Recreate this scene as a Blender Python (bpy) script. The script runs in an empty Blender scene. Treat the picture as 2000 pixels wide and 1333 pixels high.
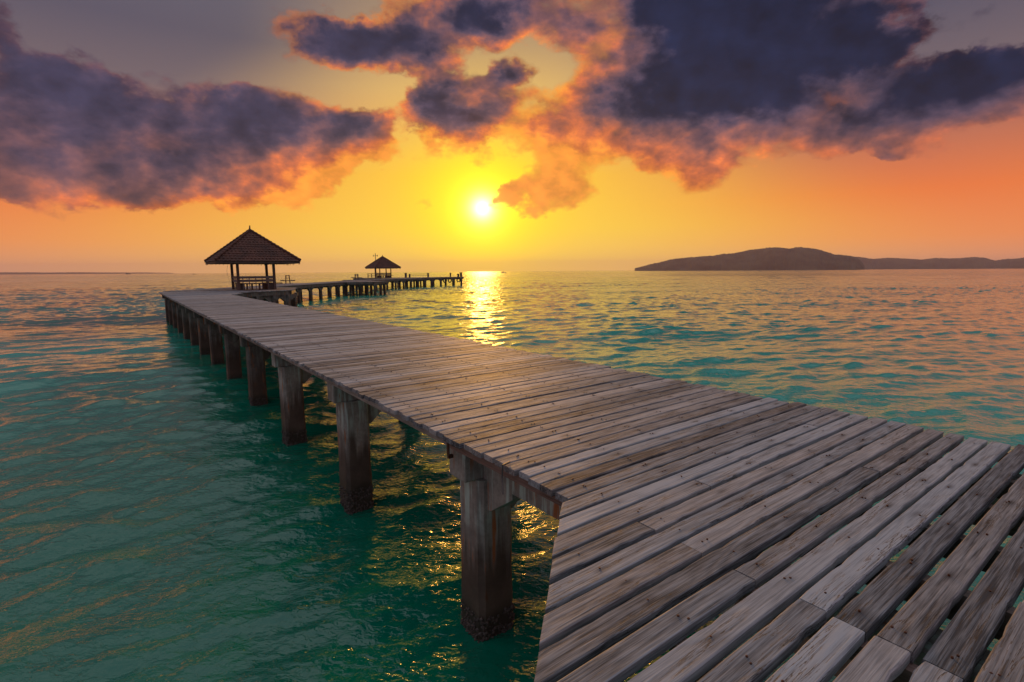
import bpy, bmesh, math, random
import numpy as np
from mathutils import Vector, Matrix

scene = bpy.context.scene
random.seed(7)
RNG = np.random.default_rng(11)
R = math.radians

# ---------------------------------------------------------------- camera
WATER_Z = 0.0
DECK_Z = 2.15
cam_data = bpy.data.cameras.new('camera')
cam = bpy.data.objects.new('camera', cam_data)
scene.collection.objects.link(cam)
cam_data.sensor_width = 36.0
cam_data.sensor_fit = 'HORIZONTAL'
cam_data.lens = 18.18
cam_data.clip_start = 0.05
cam_data.clip_end = 60000.0
PITCH, ROLL = math.atan(136.8 / 1010.0), 0.0062
_f = Vector((0, math.cos(PITCH), -math.sin(PITCH)))
_r0 = Vector((1, 0, 0)); _u0 = _r0.cross(_f)
_r = _r0 * math.cos(ROLL) - _u0 * math.sin(ROLL)
_u = _u0 * math.cos(ROLL) + _r0 * math.sin(ROLL)
mw = Matrix((( _r.x, _u.x, -_f.x, 0.0), (_r.y, _u.y, -_f.y, 0.0), (_r.z, _u.z, -_f.z, 3.65), (0, 0, 0, 1)))
cam.matrix_world = mw
scene.camera = cam

# ---------------------------------------------------------------- node helper
class NT:
    """small helper that writes arithmetic as shader nodes"""
    def __init__(self, tree):
        self.t = tree; self.n = tree.nodes; self.l = tree.links
    def node(self, kind, **kw):
        n = self.n.new(kind)
        for k, v in kw.items(): setattr(n, k, v)
        return n
    def put(self, sock, v):
        if isinstance(v, bpy.types.NodeSocket): self.l.new(v, sock)
        elif v is not None:
            if hasattr(sock.default_value, '__len__') and not hasattr(v, '__len__'): v = (v,) * len(sock.default_value)
            if hasattr(sock.default_value, '__len__') and len(sock.default_value) == 4 and len(v) == 3: v = (*v, 1.0)
            sock.default_value = v
    def m(self, op, a, b=None, c=None, clamp=False):
        n = self.node('ShaderNodeMath', operation=op, use_clamp=clamp)
        for i, v in enumerate((a, b, c)):
            if v is not None: self.put(n.inputs[i], v)
        return n.outputs[0]
    def add(self, a, b): return self.m('ADD', a, b)
    def mul(self, a, b): return self.m('MULTIPLY', a, b)
    def sub(self, a, b): return self.m('SUBTRACT', a, b)
    def v(self, op, a, b=None, c=None):
        n = self.node('ShaderNodeVectorMath', operation=op)
        self.put(n.inputs[0], a)
        if b is not None: self.put(n.inputs[1], b)
        if c is not None: self.put(n.inputs[2], c)
        return n.outputs['Value'] if op in ('LENGTH', 'DOT_PRODUCT', 'DISTANCE') else n.outputs['Vector']
    def scale(self, a, s):
        n = self.node('ShaderNodeVectorMath', operation='SCALE')
        self.put(n.inputs[0], a); self.put(n.inputs['Scale'], s); return n.outputs['Vector']
    def xyz(self, a):
        n = self.node('ShaderNodeSeparateXYZ'); self.put(n.inputs[0], a); return n.outputs
    def comb(self, x, y, z):
        n = self.node('ShaderNodeCombineXYZ')
        for i, v in enumerate((x, y, z)): self.put(n.inputs[i], v)
        return n.outputs[0]
    def step(self, x, a, b, lo=0.0, hi=1.0, kind='SMOOTHSTEP'):
        n = self.node('ShaderNodeMapRange', interpolation_type=kind, clamp=True) if kind == 'LINEAR' else self.node('ShaderNodeMapRange', interpolation_type=kind)
        self.put(n.inputs[0], x)
        for i, v in enumerate((a, b, lo, hi)): self.put(n.inputs[i + 1], v)
        return n.outputs[0]
    def noise(self, vec, scale, detail=2.0, rough=0.5, lac=2.0, dist=0.0, color=False, dims='3D'):
        n = self.node('ShaderNodeTexNoise', noise_dimensions=dims)
        self.put(n.inputs['Vector'], vec); self.put(n.inputs['Scale'], scale); self.put(n.inputs['Detail'], detail)
        self.put(n.inputs['Roughness'], rough); self.put(n.inputs['Lacunarity'], lac); self.put(n.inputs['Distortion'], dist)
        return n.outputs['Color' if color else 'Fac']
    def mix(self, f, a, b, blend='MIX'):
        n = self.node('ShaderNodeMix', data_type='RGBA', blend_type=blend, clamp_factor=True)
        self.put(n.inputs[0], f); self.put(n.inputs[6], a); self.put(n.inputs[7], b)
        return n.outputs[2]
    def ramp(self, f, stops, interp='LINEAR'):
        n = self.node('ShaderNodeValToRGB'); cr = n.color_ramp; cr.interpolation = interp
        while len(cr.elements) > 1: cr.elements.remove(cr.elements[-1])
        cr.elements[0].position = stops[0][0]; cr.elements[0].color = (*stops[0][1], 1)
        for p, c in stops[1:]:
            e = cr.elements.new(p); e.color = (*c, 1)
        self.put(n.inputs[0], f); return n.outputs[0]

# ---------------------------------------------------------------- world: sunset sky with clouds
SUN_AZ, SUN_EL = R(-3.1), R(6.7)
world = bpy.data.worlds.new('World')
scene.world = world
world.use_nodes = True
wt = world.node_tree
wt.nodes.clear()
W = NT(wt)
tc = W.node('ShaderNodeTexCoord')
d = W.v('NORMALIZE', tc.outputs['Generated'])
dx, dy, dz = W.xyz(d)
az = W.mul(W.m('ARCTAN2', dx, dy), 180 / math.pi)
el = W.mul(W.m('ARCSINE', dz), 180 / math.pi)
ela = W.m('MAXIMUM', el, 0.0)
sun_dir = (math.sin(SUN_AZ) * math.cos(SUN_EL), math.cos(SUN_AZ) * math.cos(SUN_EL), math.sin(SUN_EL))
sun_ang = W.mul(W.m('ARCCOSINE', W.m('MINIMUM', W.v('DOT_PRODUCT', d, sun_dir), 0.999999)), 180 / math.pi)

def srgb(r, g, b):
    f = lambda c: (c / 255 / 12.92) if c / 255 <= 0.04045 else ((c / 255 + 0.055) / 1.055) ** 2.4
    return (f(r), f(g), f(b))

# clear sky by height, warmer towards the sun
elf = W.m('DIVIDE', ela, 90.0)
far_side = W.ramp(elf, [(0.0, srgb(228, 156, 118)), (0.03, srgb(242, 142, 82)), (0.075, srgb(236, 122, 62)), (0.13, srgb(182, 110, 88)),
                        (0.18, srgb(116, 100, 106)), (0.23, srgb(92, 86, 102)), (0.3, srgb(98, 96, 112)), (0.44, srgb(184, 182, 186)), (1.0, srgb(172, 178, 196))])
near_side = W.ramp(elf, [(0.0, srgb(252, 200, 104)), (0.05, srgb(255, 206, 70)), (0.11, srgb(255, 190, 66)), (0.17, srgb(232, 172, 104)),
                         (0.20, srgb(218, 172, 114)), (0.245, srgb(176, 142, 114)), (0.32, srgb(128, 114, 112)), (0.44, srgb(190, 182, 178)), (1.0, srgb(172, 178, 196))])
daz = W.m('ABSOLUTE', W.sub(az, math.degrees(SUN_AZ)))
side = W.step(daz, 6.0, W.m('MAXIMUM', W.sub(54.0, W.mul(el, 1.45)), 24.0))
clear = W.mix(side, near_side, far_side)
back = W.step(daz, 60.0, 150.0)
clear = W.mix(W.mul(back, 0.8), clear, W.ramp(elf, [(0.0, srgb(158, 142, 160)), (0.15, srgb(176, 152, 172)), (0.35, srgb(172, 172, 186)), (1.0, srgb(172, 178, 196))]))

# glow round the sun
def gauss(a, s_, p_=2.0): return W.m('EXPONENT', W.mul(W.m('POWER', W.m('DIVIDE', a, s_), p_), -1.0))
g1 = gauss(sun_ang, 8.5, 1.2)
g2 = gauss(sun_ang, 0.80, 1.15)
g3 = gauss(sun_ang, 3.4, 1.4)

# cloud layer: soft masses in azimuth / elevation, broken up by noise
dn = W.v('MULTIPLY', d, (1.0, 1.0, 1.5))
w1 = W.noise(dn, 5.0, 4.0, 0.55, color=True)
w2 = W.noise(W.v('ADD', dn, (3.1, 1.7, 0.4)), 17.0, 5.0, 0.62, color=True)
warp = W.v('ADD', W.scale(W.v('SUBTRACT', w1, (0.5, 0.5, 0.5)), 5.0), W.scale(W.v('SUBTRACT', w2, (0.5, 0.5, 0.5)), 5.0))
pos = W.v('ADD', W.comb(az, el, 0.0), W.v('MULTIPLY', warp, (1.2, 0.75, 0.0)))
MASSES = [(-41.6, 11.1, 7.7, 5.7, 9, 1.0), (-32.4, 11.4, 8.2, 5.4, 7, 1.0), (-24.3, 13.1, 7.7, 4.8, -3, 0.9), (-18.2, 13.4, 5.4, 3.1, -11, 0.55), (-35.6, 8.1, 14.6, 1.9, 5, 0.9), (-25.0, 16.1, 3.6, 2.2, 7, 0.5), (-38.4, 14.7, 4.0, 2.1, -4, 0.6), (-21.3, 10.8, 7.6, 3.8, 14, 1.0), (-29.8, 8.6, 9.6, 2.3, 4, 0.9), (-14.8, 13.1, 4.1, 2.4, -17, 0.6), (-18.3, 21.5, 5.8, 2.4, -9, 1.0), (-12.4, 21.4, 7.1, 2.3, -4, 1.0), (-6.1, 23.6, 7.9, 3.1, 2, 1.0), (-8.9, 19.0, 3.1, 2.7, 22, 0.6), (0.2, 24.9, 7.9, 3.6, 0, 1.0), (7.0, 23.1, 3.1, 2.5, -3, 0.4), (-5.2, 16.8, 7.0, 3.2, 13, 1.05), (0.4, 19.4, 3.2, 1.5, 14, 0.85), (-7.9, 15.3, 4.3, 2.4, -18, 0.8), (-3.7, 14.7, 4.3, 1.8, 21, 0.7), (-3.2, 11.7, 3.8, 1.3, 0, 0.3), (17.7, 20.6, 10.9, 7.2, -6, 1.2), (9.8, 15.4, 10.0, 4.0, -3, 1.0), (23.1, 16.1, 5.9, 4.8, 3, 1.1), (17.6, 11.6, 8.4, 1.9, -4, 0.6), (4.5, 12.7, 6.0, 2.7, -11, 0.8), (24.9, 22.7, 11.4, 4.6, -10, 1.1), (32.8, 18.6, 3.4, 3.1, 19, 0.85), (4.5, 8.5, 5.7, 2.6, 4, 1.05), (19.1, 9.5, 5.4, 2.4, -14, 0.7), (20.2, 27.2, 27.8, 3.2, -9, 1.0), (38.6, 14.4, 5.7, 2.9, -1, 1.1), (42.0, 14.4, 3.9, 2.9, -13, 1.0), (35.0, 12.9, 4.8, 2.4, 11, 0.8), (30.7, 15.5, 5.6, 5.0, 21, 0.75), (34.5, 9.9, 5.2, 1.3, 1, 0.65), (29.8, 11.4, 5.3, 2.2, 13, 0.55), (38.3, 11.2, 5.7, 1.6, 9, 0.6), (-42.3, 17.8, 1.8, 2.1, 14, 0.6), (-8.2, 6.7, 2.4, 0.4, 1, 0.34), (37.9, 18.9, 5.1, 1.4, 11, 0.5), (-0.5, 7.9, 2.3, 1.2, 40, 0.4), (-9.6, 11.6, 4.8, 1.2, 2, 0.3), (35.7, 9.4, 2.2, 0.5, -7, 0.3), (-13.7, 15.1, 3.1, 1.9, 3, 0.35)]
total = None
for (a_, e_, ra, re, rot, wgt) in MASSES:
    n = W.node('ShaderNodeMapping', vector_type='TEXTURE')
    n.inputs['Location'].default_value = (a_, e_, 0); n.inputs['Rotation'].default_value = (0, 0, R(rot)); n.inputs['Scale'].default_value = (ra, re, 1)
    W.l.new(pos, n.inputs['Vector'])
    b = W.step(W.v('LENGTH', n.outputs[0]), 1.42, 0.15, 0.0, wgt)
    total = b if total is None else W.add(total, b)
# outside the view scattered cloud goes on, thinner overhead
beyond = W.mul(W.step(daz, 50.0, 62.0), W.step(el, 3.0, 10.0))
beyond = W.m('MAXIMUM', W.mul(beyond, W.step(el, 60.0, 35.0)), W.mul(W.step(el, 27.0, 34.0), W.step(el, 62.0, 42.0)))
open_ = W.step(W.noise(dn, 2.6, 3.0, 0.5), 0.50, 0.66, 0.0, 0.8)
total = W.add(total, W.mul(beyond, open_))
mass = total
total = W.m('MINIMUM', total, 1.3)
dsun = W.v('SUBTRACT', sun_dir, d)
def detail(p):
    p = W.v('ADD', p, (0.3, 7.7, 2.2))
    f_ = W.noise(p, 10.0, 9.0, 0.57)
    vn = W.node('ShaderNodeTexVoronoi', feature='F1', distance='EUCLIDEAN')
    W.put(vn.inputs['Vector'], W.v('ADD', p, W.scale(w2, 0.035))); W.put(vn.inputs['Scale'], 19.0); W.put(vn.inputs['Detail'], 2.0); W.put(vn.inputs['Roughness'], 0.55)
    return W.add(f_, W.mul(W.sub(0.45, vn.outputs['Distance']), 0.27))
det = detail(dn)
det_s = detail(W.v('ADD', dn, W.scale(W.v('NORMALIZE', dsun), 0.022)))
relief = W.sub(det, det_s)
det2 = W.noise(W.v('ADD', dn, (5.3, 1.2, 4.4)), 4.2, 6.0, 0.58, dist=0.3)
D = W.add(total, W.mul(W.sub(det, 0.47), 0.95))
alpha = W.step(D, 0.22, 0.64)
thick = W.step(W.add(mass, W.mul(W.sub(det, 0.5), 1.2)), 0.35, 1.9)
rim = W.mul(W.mul(W.step(D, 0.26, 0.44), W.sub(1.0, W.step(D, 0.44, 0.85))), W.step(det2, 0.38, 0.62, 0.15, 1.0))

near = gauss(sun_ang, 20.0)
wide = gauss(sun_ang, 32.0)
lowness = W.step(el, 17.5, 5.0)
billow = W.noise(W.v('ADD', dn, (8.3, 2.2, 6.4)), 6.0, 8.0, 0.55)
bil_s = W.noise(W.v('ADD', W.v('ADD', dn, W.scale(W.v('NORMALIZE', dsun), 0.03)), (8.3, 2.2, 6.4)), 6.0, 8.0, 0.55)
relief2 = W.sub(billow, bil_s)
warm = W.add(W.mul(near, 0.30), W.mul(lowness, W.add(0.26, W.mul(wide, 0.60))))
warm = W.add(warm, W.mul(W.sub(1.0, thick), W.add(0.10, W.mul(wide, 0.42))))
warm = W.add(warm, W.add(W.mul(W.sub(det2, 0.5), 1.1), W.mul(W.sub(billow, 0.5), 0.35)))
warm = W.add(warm, W.mul(W.add(W.mul(relief, 0.6), W.mul(relief2, 0.8)), W.add(0.4, wide)))
warm = W.sub(warm, W.mul(W.step(el, 11.0, 20.0), W.mul(thick, 0.34)))
warm = W.add(warm, W.mul(W.mul(W.step(az, -34.0, -16.0), W.step(az, 0.0, -6.0)), W.step(el, 15.0, 9.0, 0.0, 0.34)))
warm = W.m('MAXIMUM', W.m('MINIMUM', warm, 1.0), 0.0)
cool = W.mix(W.step(az, 2.0, -26.0), srgb(22, 32, 60), srgb(60, 57, 82))
body = W.mix(W.step(warm, 0.0, 0.32), cool, srgb(78, 66, 86))
body = W.mix(W.step(warm, 0.18, 0.56), body, srgb(130, 84, 82))
body = W.mix(W.step(warm, 0.40, 0.86), body, srgb(216, 110, 58))
body = W.mix(W.step(warm, 0.70, 1.15), body, srgb(252, 160, 48))
lump = W.m('MAXIMUM', W.add(1.0, W.add(W.add(W.mul(relief, 1.0), W.mul(relief2, 1.8)), W.mul(W.sub(billow, 0.5), 0.7))), 0.35)
body = W.scale(body, lump)
rim_c = W.mix(near, srgb(230, 116, 54), srgb(255, 188, 44))
cloud = W.mix(W.mul(rim, W.step(sun_ang, 52.0, 8.0, 0.0, 0.6)), body, rim_c)
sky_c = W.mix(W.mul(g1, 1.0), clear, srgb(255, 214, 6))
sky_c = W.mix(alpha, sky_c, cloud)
sky_c = W.mix(W.mul(gauss(sun_ang, 6.0), W.sub(1.0, W.mul(alpha, 0.62))), sky_c, W.mix(alpha, srgb(255, 234, 4), srgb(222, 112, 52)))
veil = W.sub(1.0, W.mul(W.step(D, 0.24, 0.60), 0.86))
sky_c = W.mix(1.0, sky_c, W.mix(W.mul(g3, veil), (0, 0, 0), (1.9, 0.60, 0.0)), 'ADD')
sky_c = W.mix(1.0, sky_c, W.mix(W.mul(g2, veil), (0, 0, 0), (9.0, 6.2, 2.4)), 'ADD')
below = W.step(el, -1.0, -0.05)
sky_c = W.mix(below, srgb(20, 60, 60), sky_c)

nishita = W.node('ShaderNodeTexSky', sky_type='NISHITA', sun_disc=False)
nishita.sun_elevation = SUN_EL
nishita.sun_rotation = SUN_AZ
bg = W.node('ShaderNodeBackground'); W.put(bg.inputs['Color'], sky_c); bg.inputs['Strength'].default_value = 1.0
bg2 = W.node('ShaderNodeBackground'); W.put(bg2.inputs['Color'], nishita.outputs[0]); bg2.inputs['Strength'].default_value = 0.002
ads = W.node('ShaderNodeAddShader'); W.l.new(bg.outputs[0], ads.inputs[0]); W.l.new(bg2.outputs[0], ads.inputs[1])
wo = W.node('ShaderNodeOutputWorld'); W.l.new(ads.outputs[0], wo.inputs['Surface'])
world.cycles.sampling_method = 'MANUAL'
world.cycles.sample_map_resolution = 1024

# ---------------------------------------------------------------- sun, exposure
sun_data = bpy.data.lights.new('sun', 'SUN')
sun_data.energy = 2.1
sun_data.angle = R(2.5)
sun_data.color = (1.0, 0.46, 0.09)
sun = bpy.data.objects.new('sun', sun_data)
scene.collection.objects.link(sun)
sun.rotation_euler = Vector(sun_dir).to_track_quat('Z', 'Y').to_euler()
sun.location = (0, 0, 30)

vs = scene.view_settings
scene.display_settings.display_device = 'sRGB'
vs.view_transform = 'Standard'; vs.look = 'None'; vs.gamma = 1.0; vs.use_curve_mapping = False
vs.exposure = 0.0
scene.render.engine = 'CYCLES'
scene.cycles.use_denoising = True
scene.cycles.max_bounces = 6
scene.cycles.diffuse_bounces = 3
scene.cycles.glossy_bounces = 3
scene.cycles.volume_bounces = 0
scene.cycles.sample_clamp_indirect = 4.0
scene.cycles.sample_clamp_direct = 10.0

# ================================================================ scene-graph helpers
COL = scene.collection
def tag(o, label=None, cat=None, group=None, kind=None):
    if label: o['label'] = label
    if cat: o['category'] = cat
    if group: o['group'] = group
    if kind: o['kind'] = kind
    return o
def empty(name, loc=(0, 0, 0), rz=0.0, **kw):
    o = bpy.data.objects.new(name, None); COL.objects.link(o)
    o.location = loc; o.rotation_euler = (0, 0, rz); o.empty_display_size = 0.3
    return tag(o, **kw)
def link(name, me, parent=None, loc=(0, 0, 0), rz=0.0, **kw):
    o = bpy.data.objects.new(name, me); COL.objects.link(o)
    o.location = loc; o.rotation_euler = (0, 0, rz)
    if parent is not None: o.parent = parent
    return tag(o, **kw)

class MB:
    """collects solids into one mesh"""
    def __init__(self): self.v = []; self.f = []
    def add(self, vs, fs):
        k = len(self.v); self.v += [tuple(p) for p in vs]; self.f += [tuple(i + k for i in q) for q in fs]
    def box(self, x0, x1, y0, y1, z0, z1, M=None):
        vs = [(x, y, z) for z in (z0, z1) for x, y in ((x0, y0), (x1, y0), (x1, y1), (x0, y1))]
        if M is not None: vs = [M @ Vector(p) for p in vs]
        self.add(vs, [(3, 2, 1, 0), (4, 5, 6, 7), (0, 1, 5, 4), (1, 2, 6, 5), (2, 3, 7, 6), (3, 0, 4, 7)])
    def bar(self, a, b, w, h, up=(0, 0, 1)):
        """rectangular bar from a to b, w wide, h deep, centred"""
        a, b = Vector(a), Vector(b); ax = (b - a).normalized(); up = Vector(up)
        sx = ax.cross(up)
        if sx.length < 1e-5: sx = ax.cross(Vector((0, 1, 0)))
        sx.normalize(); uz = sx.cross(ax).normalized()
        vs = []
        for p in (a, b):
            for i, j in ((-1, -1), (1, -1), (1, 1), (-1, 1)): vs.append(p + sx * (i * w / 2) + uz * (j * h / 2))
        self.add(vs, [(0, 1, 2, 3), (7, 6, 5, 4), (0, 4, 5, 1), (1, 5, 6, 2), (2, 6, 7, 3), (3, 7, 4, 0)])
    def tube(self, a, b, ra, rb=None, n=8):
        a, b = Vector(a), Vector(b); rb = ra if rb is None else rb
        q = (b - a).to_track_quat('Z', 'Y'); vs = []
        for p, rr in ((a, ra), (b, rb)):
            for i in range(n):
                t = 2 * math.pi * i / n; vs.append(p + q @ Vector((rr * math.cos(t), rr * math.sin(t), 0)))
        fs = [(i, (i + 1) % n, n + (i + 1) % n, n + i) for i in range(n)]
        fs += [tuple(range(n - 1, -1, -1)), tuple(range(n, 2 * n))]
        self.add(vs, fs)
    def prism(self, poly, y0, y1):
        """poly in (x, z), extruded along y"""
        n = len(poly)
        vs = [(x, y0, z) for x, z in poly] + [(x, y1, z) for x, z in poly]
        self.add(vs, [tuple(range(n)), tuple(range(2 * n - 1, n - 1, -1))] + [(i, n + i, n + (i + 1) % n, (i + 1) % n) for i in range(n)])
    def torus(self, c, R_, r_, M, n=20, m=8):
        vs = []; fs = []
        for i in range(n):
            a = 2 * math.pi * i / n
            for j in range(m):
                b = 2 * math.pi * j / m
                vs.append(Vector(c) + M @ Vector(((R_ + r_ * math.cos(b)) * math.cos(a), (R_ + r_ * math.cos(b)) * math.sin(a), r_ * math.sin(b))))
        for i in range(n):
            for j in range(m):
                fs.append((i * m + j, ((i + 1) % n) * m + j, ((i + 1) % n) * m + (j + 1) % m, i * m + (j + 1) % m))
        self.add(vs, fs)
    def mesh(self, name, mat):
        me = bpy.data.meshes.new(name); me.from_pydata(self.v, [], self.f)
        bm = bmesh.new(); bm.from_mesh(me); bmesh.ops.recalc_face_normals(bm, faces=bm.faces); bm.to_mesh(me); bm.free()
        if mat: me.materials.append(mat)
        return me
    def build(self, name, mat, parent=None, **kw):
        return link(name, self.mesh(name, mat), parent, **kw)

def grid_mesh(name, P, mat, close=False, smooth=True):
    """P: (rows, cols, 3) array -> quad sheet; close joins the last column to the first"""
    nr, nc = P.shape[:2]
    idx = np.arange(nr * nc).reshape(nr, nc)
    if close: idx = np.concatenate([idx, idx[:, :1]], 1)
    q = np.stack([idx[:-1, :-1], idx[:-1, 1:], idx[1:, 1:], idx[1:, :-1]], -1).reshape(-1, 4)
    me = bpy.data.meshes.new(name)
    me.vertices.add(nr * nc); me.vertices.foreach_set('co', P.astype(np.float32).ravel())
    me.loops.add(q.size); me.loops.foreach_set('vertex_index', q.astype(np.int32).ravel())
    me.polygons.add(len(q)); me.polygons.foreach_set('loop_start', np.arange(0, q.size, 4, dtype=np.int32))
    me.polygons.foreach_set('loop_total', np.full(len(q), 4, dtype=np.int32))
    me.update(calc_edges=True)
    if smooth: me.shade_smooth()
    me.materials.append(mat)
    return me

# ================================================================ materials
def new_mat(name):
    m = bpy.data.materials.new(name); m.use_nodes = True
    t = m.node_tree; t.nodes.clear(); N = NT(t)
    bs = N.node('ShaderNodeBsdfPrincipled'); out = N.node('ShaderNodeOutputMaterial')
    t.links.new(bs.outputs[0], out.inputs[0])
    return m, N, bs
def bump(N, bs, h, strength=0.5, dist=0.02):
    b = N.node('ShaderNodeBump'); N.put(b.inputs['Height'], h); b.inputs['Strength'].default_value = strength; b.inputs['Distance'].default_value = dist
    N.l.new(b.outputs[0], bs.inputs['Normal'])

def water_material():
    m, N, bs = new_mat('sea_water')
    geo = N.node('ShaderNodeNewGeometry')
    p = geo.outputs['Position']
    x, y, z = N.xyz(p)
    dist = N.v('LENGTH', N.v('MULTIPLY', p, (1, 1, 0)))
    # clear sea over pale sand: patches of slightly different depth
    patch = N.noise(N.v('MULTIPLY', p, (1, 1, 0)), 0.035, 3.0, 0.5)
    c = N.mix(N.step(N.add(patch, N.add(N.step(x, -4.0, 12.0, -0.10, 0.16), N.step(dist, 9.0, 34.0, 0.0, 0.16))), 0.38, 0.68), (0.0, 0.145, 0.088), (0.003, 0.34, 0.255))
    # deeper and greyer towards the open sea
    c = N.mix(N.step(dist, 40.0, 400.0), c, (0.03, 0.28, 0.23))
    N.put(bs.inputs['Base Color'], c)
    bs.inputs['IOR'].default_value = 1.62
    N.put(bs.inputs['Roughness'], N.step(dist, 5.0, 600.0, 0.03, 0.11, 'LINEAR'))
    # ripples finer than the wave mesh
    q = N.v('MULTIPLY', p, (1.0, 1.5, 0.0))
    r1 = N.noise(q, 8.0, 3.0, 0.55, dist=0.4)
    r2 = N.noise(q, 1.1, 3.0, 0.6, dist=0.3)
    r3 = N.noise(q, 0.22, 4.0, 0.6, dist=0.2)
    h = N.mul(N.mul(r1, 0.022), N.step(dist, 8.0, 26.0, 1.0, 0.35))
    h = N.add(h, N.mul(N.mul(r2, 0.16), N.step(dist, 35.0, 130.0, 0.25, 1.0)))
    h = N.add(h, N.mul(N.mul(r3, 0.30), N.step(dist, 120.0, 500.0)))
    b = N.node('ShaderNodeBump'); N.put(b.inputs['Height'], h); b.inputs['Strength'].default_value = 1.0; b.inputs['Distance'].default_value = 1.0
    N.l.new(b.outputs[0], bs.inputs['Normal'])
    return m

def wood_material(name, lo, hi, nails=False, grain=1.0, axis=0):
    """weathered hardwood; grain runs along local x (axis 0), y (1) or z (2)"""
    m, N, bs = new_mat(name)
    tcn = N.node('ShaderNodeTexCoord'); oi = N.node('ShaderNodeObjectInfo'); geo = N.node('ShaderNodeNewGeometry')
    rnd = N.m('FRACT', N.add(N.mul(oi.outputs['Random'], 1.0), N.mul(geo.outputs['Random Per Island'], 3.7)))
    rnd2 = N.m('FRACT', N.mul(rnd, 17.31))
    p = tcn.outputs['Object']
    x, y, z = N.xyz(p)
    if axis == 1: x, y = y, x
    if axis == 2: x, z = z, x
    off = N.comb(N.mul(rnd, 91.0), N.mul(rnd2, 57.0), N.mul(rnd, 13.0))
    q = N.v('ADD', N.comb(x, y, z), off)
    fine = N.noise(N.v('MULTIPLY', q, (2.2, 75.0, 60.0)), 1.0, 4.0, 0.65)
    hair = N.noise(N.v('MULTIPLY', q, (5.0, 260.0, 200.0)), 1.0, 2.0, 0.6)
    warpn = N.noise(N.v('MULTIPLY', q, (1.3, 4.0, 4.0)), 1.0, 2.0, 0.5)
    ringc = N.add(N.mul(y, 18.0), N.add(N.mul(warpn, 7.0), N.mul(N.mul(x, 1.1), N.sub(rnd2, 0.5))))
    rings = N.m('SINE', N.mul(ringc, 5.0))
    rings = N.mul(N.add(rings, 1.0), 0.5)
    crackn = N.noise(N.v('MULTIPLY', q, (1.7, 42.0, 20.0)), 1.0, 5.0, 0.6, dist=0.5)
    crack = N.step(N.m('ABSOLUTE', N.sub(crackn, 0.5)), 0.0, 0.016, 1.0, 0.0)
    crack = N.mul(crack, N.step(N.noise(N.v('MULTIPLY', q, (0.9, 9.0, 3.0)), 1.0, 2.0, 0.5), 0.48, 0.62))
    blot = N.noise(N.v('MULTIPLY', q, (2.0, 5.0, 5.0)), 1.0, 4.0, 0.6)
    t = N.add(N.mul(rnd2, 0.72), N.mul(N.sub(fine, 0.5), 1.5 * grain))
    t = N.add(t, N.add(N.mul(N.sub(rings, 0.5), 0.13), N.mul(N.sub(hair, 0.5), 0.9)))
    t = N.add(t, N.add(N.mul(N.sub(blot, 0.5), 0.9), 0.22))
    col = N.mix(t, lo, hi)
    warmc = N.mix(N.step(rnd, 0.2, 0.9), (0.96, 1.0, 1.01), (1.06, 0.99, 0.92))
    col = N.mix(1.0, col, warmc, 'MULTIPLY')
    col = N.mix(N.mul(crack, 0.85), col, (0.012, 0.010, 0.009))
    h = N.add(N.mul(N.add(fine, N.mul(hair, 0.5)), 0.7), N.add(N.mul(rings, 0.25), N.mul(crack, -2.2)))
    if nails:
        # dark weeping stains of iron around the nail rows (every 0.66 m across the deck)
        fx = N.sub(N.m('FRACT', N.add(N.m('DIVIDE', x, 0.66), 0.5)), 0.5)
        sx = N.m('DIVIDE', N.mul(fx, 0.66), 0.055)
        sy = N.m('DIVIDE', N.add(y, N.mul(N.sub(warpn, 0.5), 0.03)), 0.020)
        st = N.m('EXPONENT', N.mul(N.add(N.mul(sx, sx), N.mul(sy, sy)), -1.0))
        amt = N.step(N.noise(N.comb(N.m('ROUND', N.m('DIVIDE', x, 0.66)), N.mul(rnd, 40.0), 0.0), 3.7, 0.0), 0.35, 0.65, 0.05, 0.65)
        col = N.mix(N.mul(st, amt), col, (0.016, 0.011, 0.011))
        # a few pale droppings and scuffs
        sp = N.step(N.noise(N.v('MULTIPLY', q, (5.0, 11.0, 5.0)), 1.0, 5.0, 0.7), 0.745, 0.775)
        col = N.mix(N.mul(sp, 0.5), col, (0.42, 0.42, 0.44))
    N.put(bs.inputs['Base Color'], col)
    N.put(bs.inputs['Roughness'], N.step(fine, 0.2, 0.8, 0.80, 0.60))
    bs.inputs['Specular IOR Level'].default_value = 0.35
    bump(N, bs, h, 0.75, 0.0035)
    return m

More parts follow.
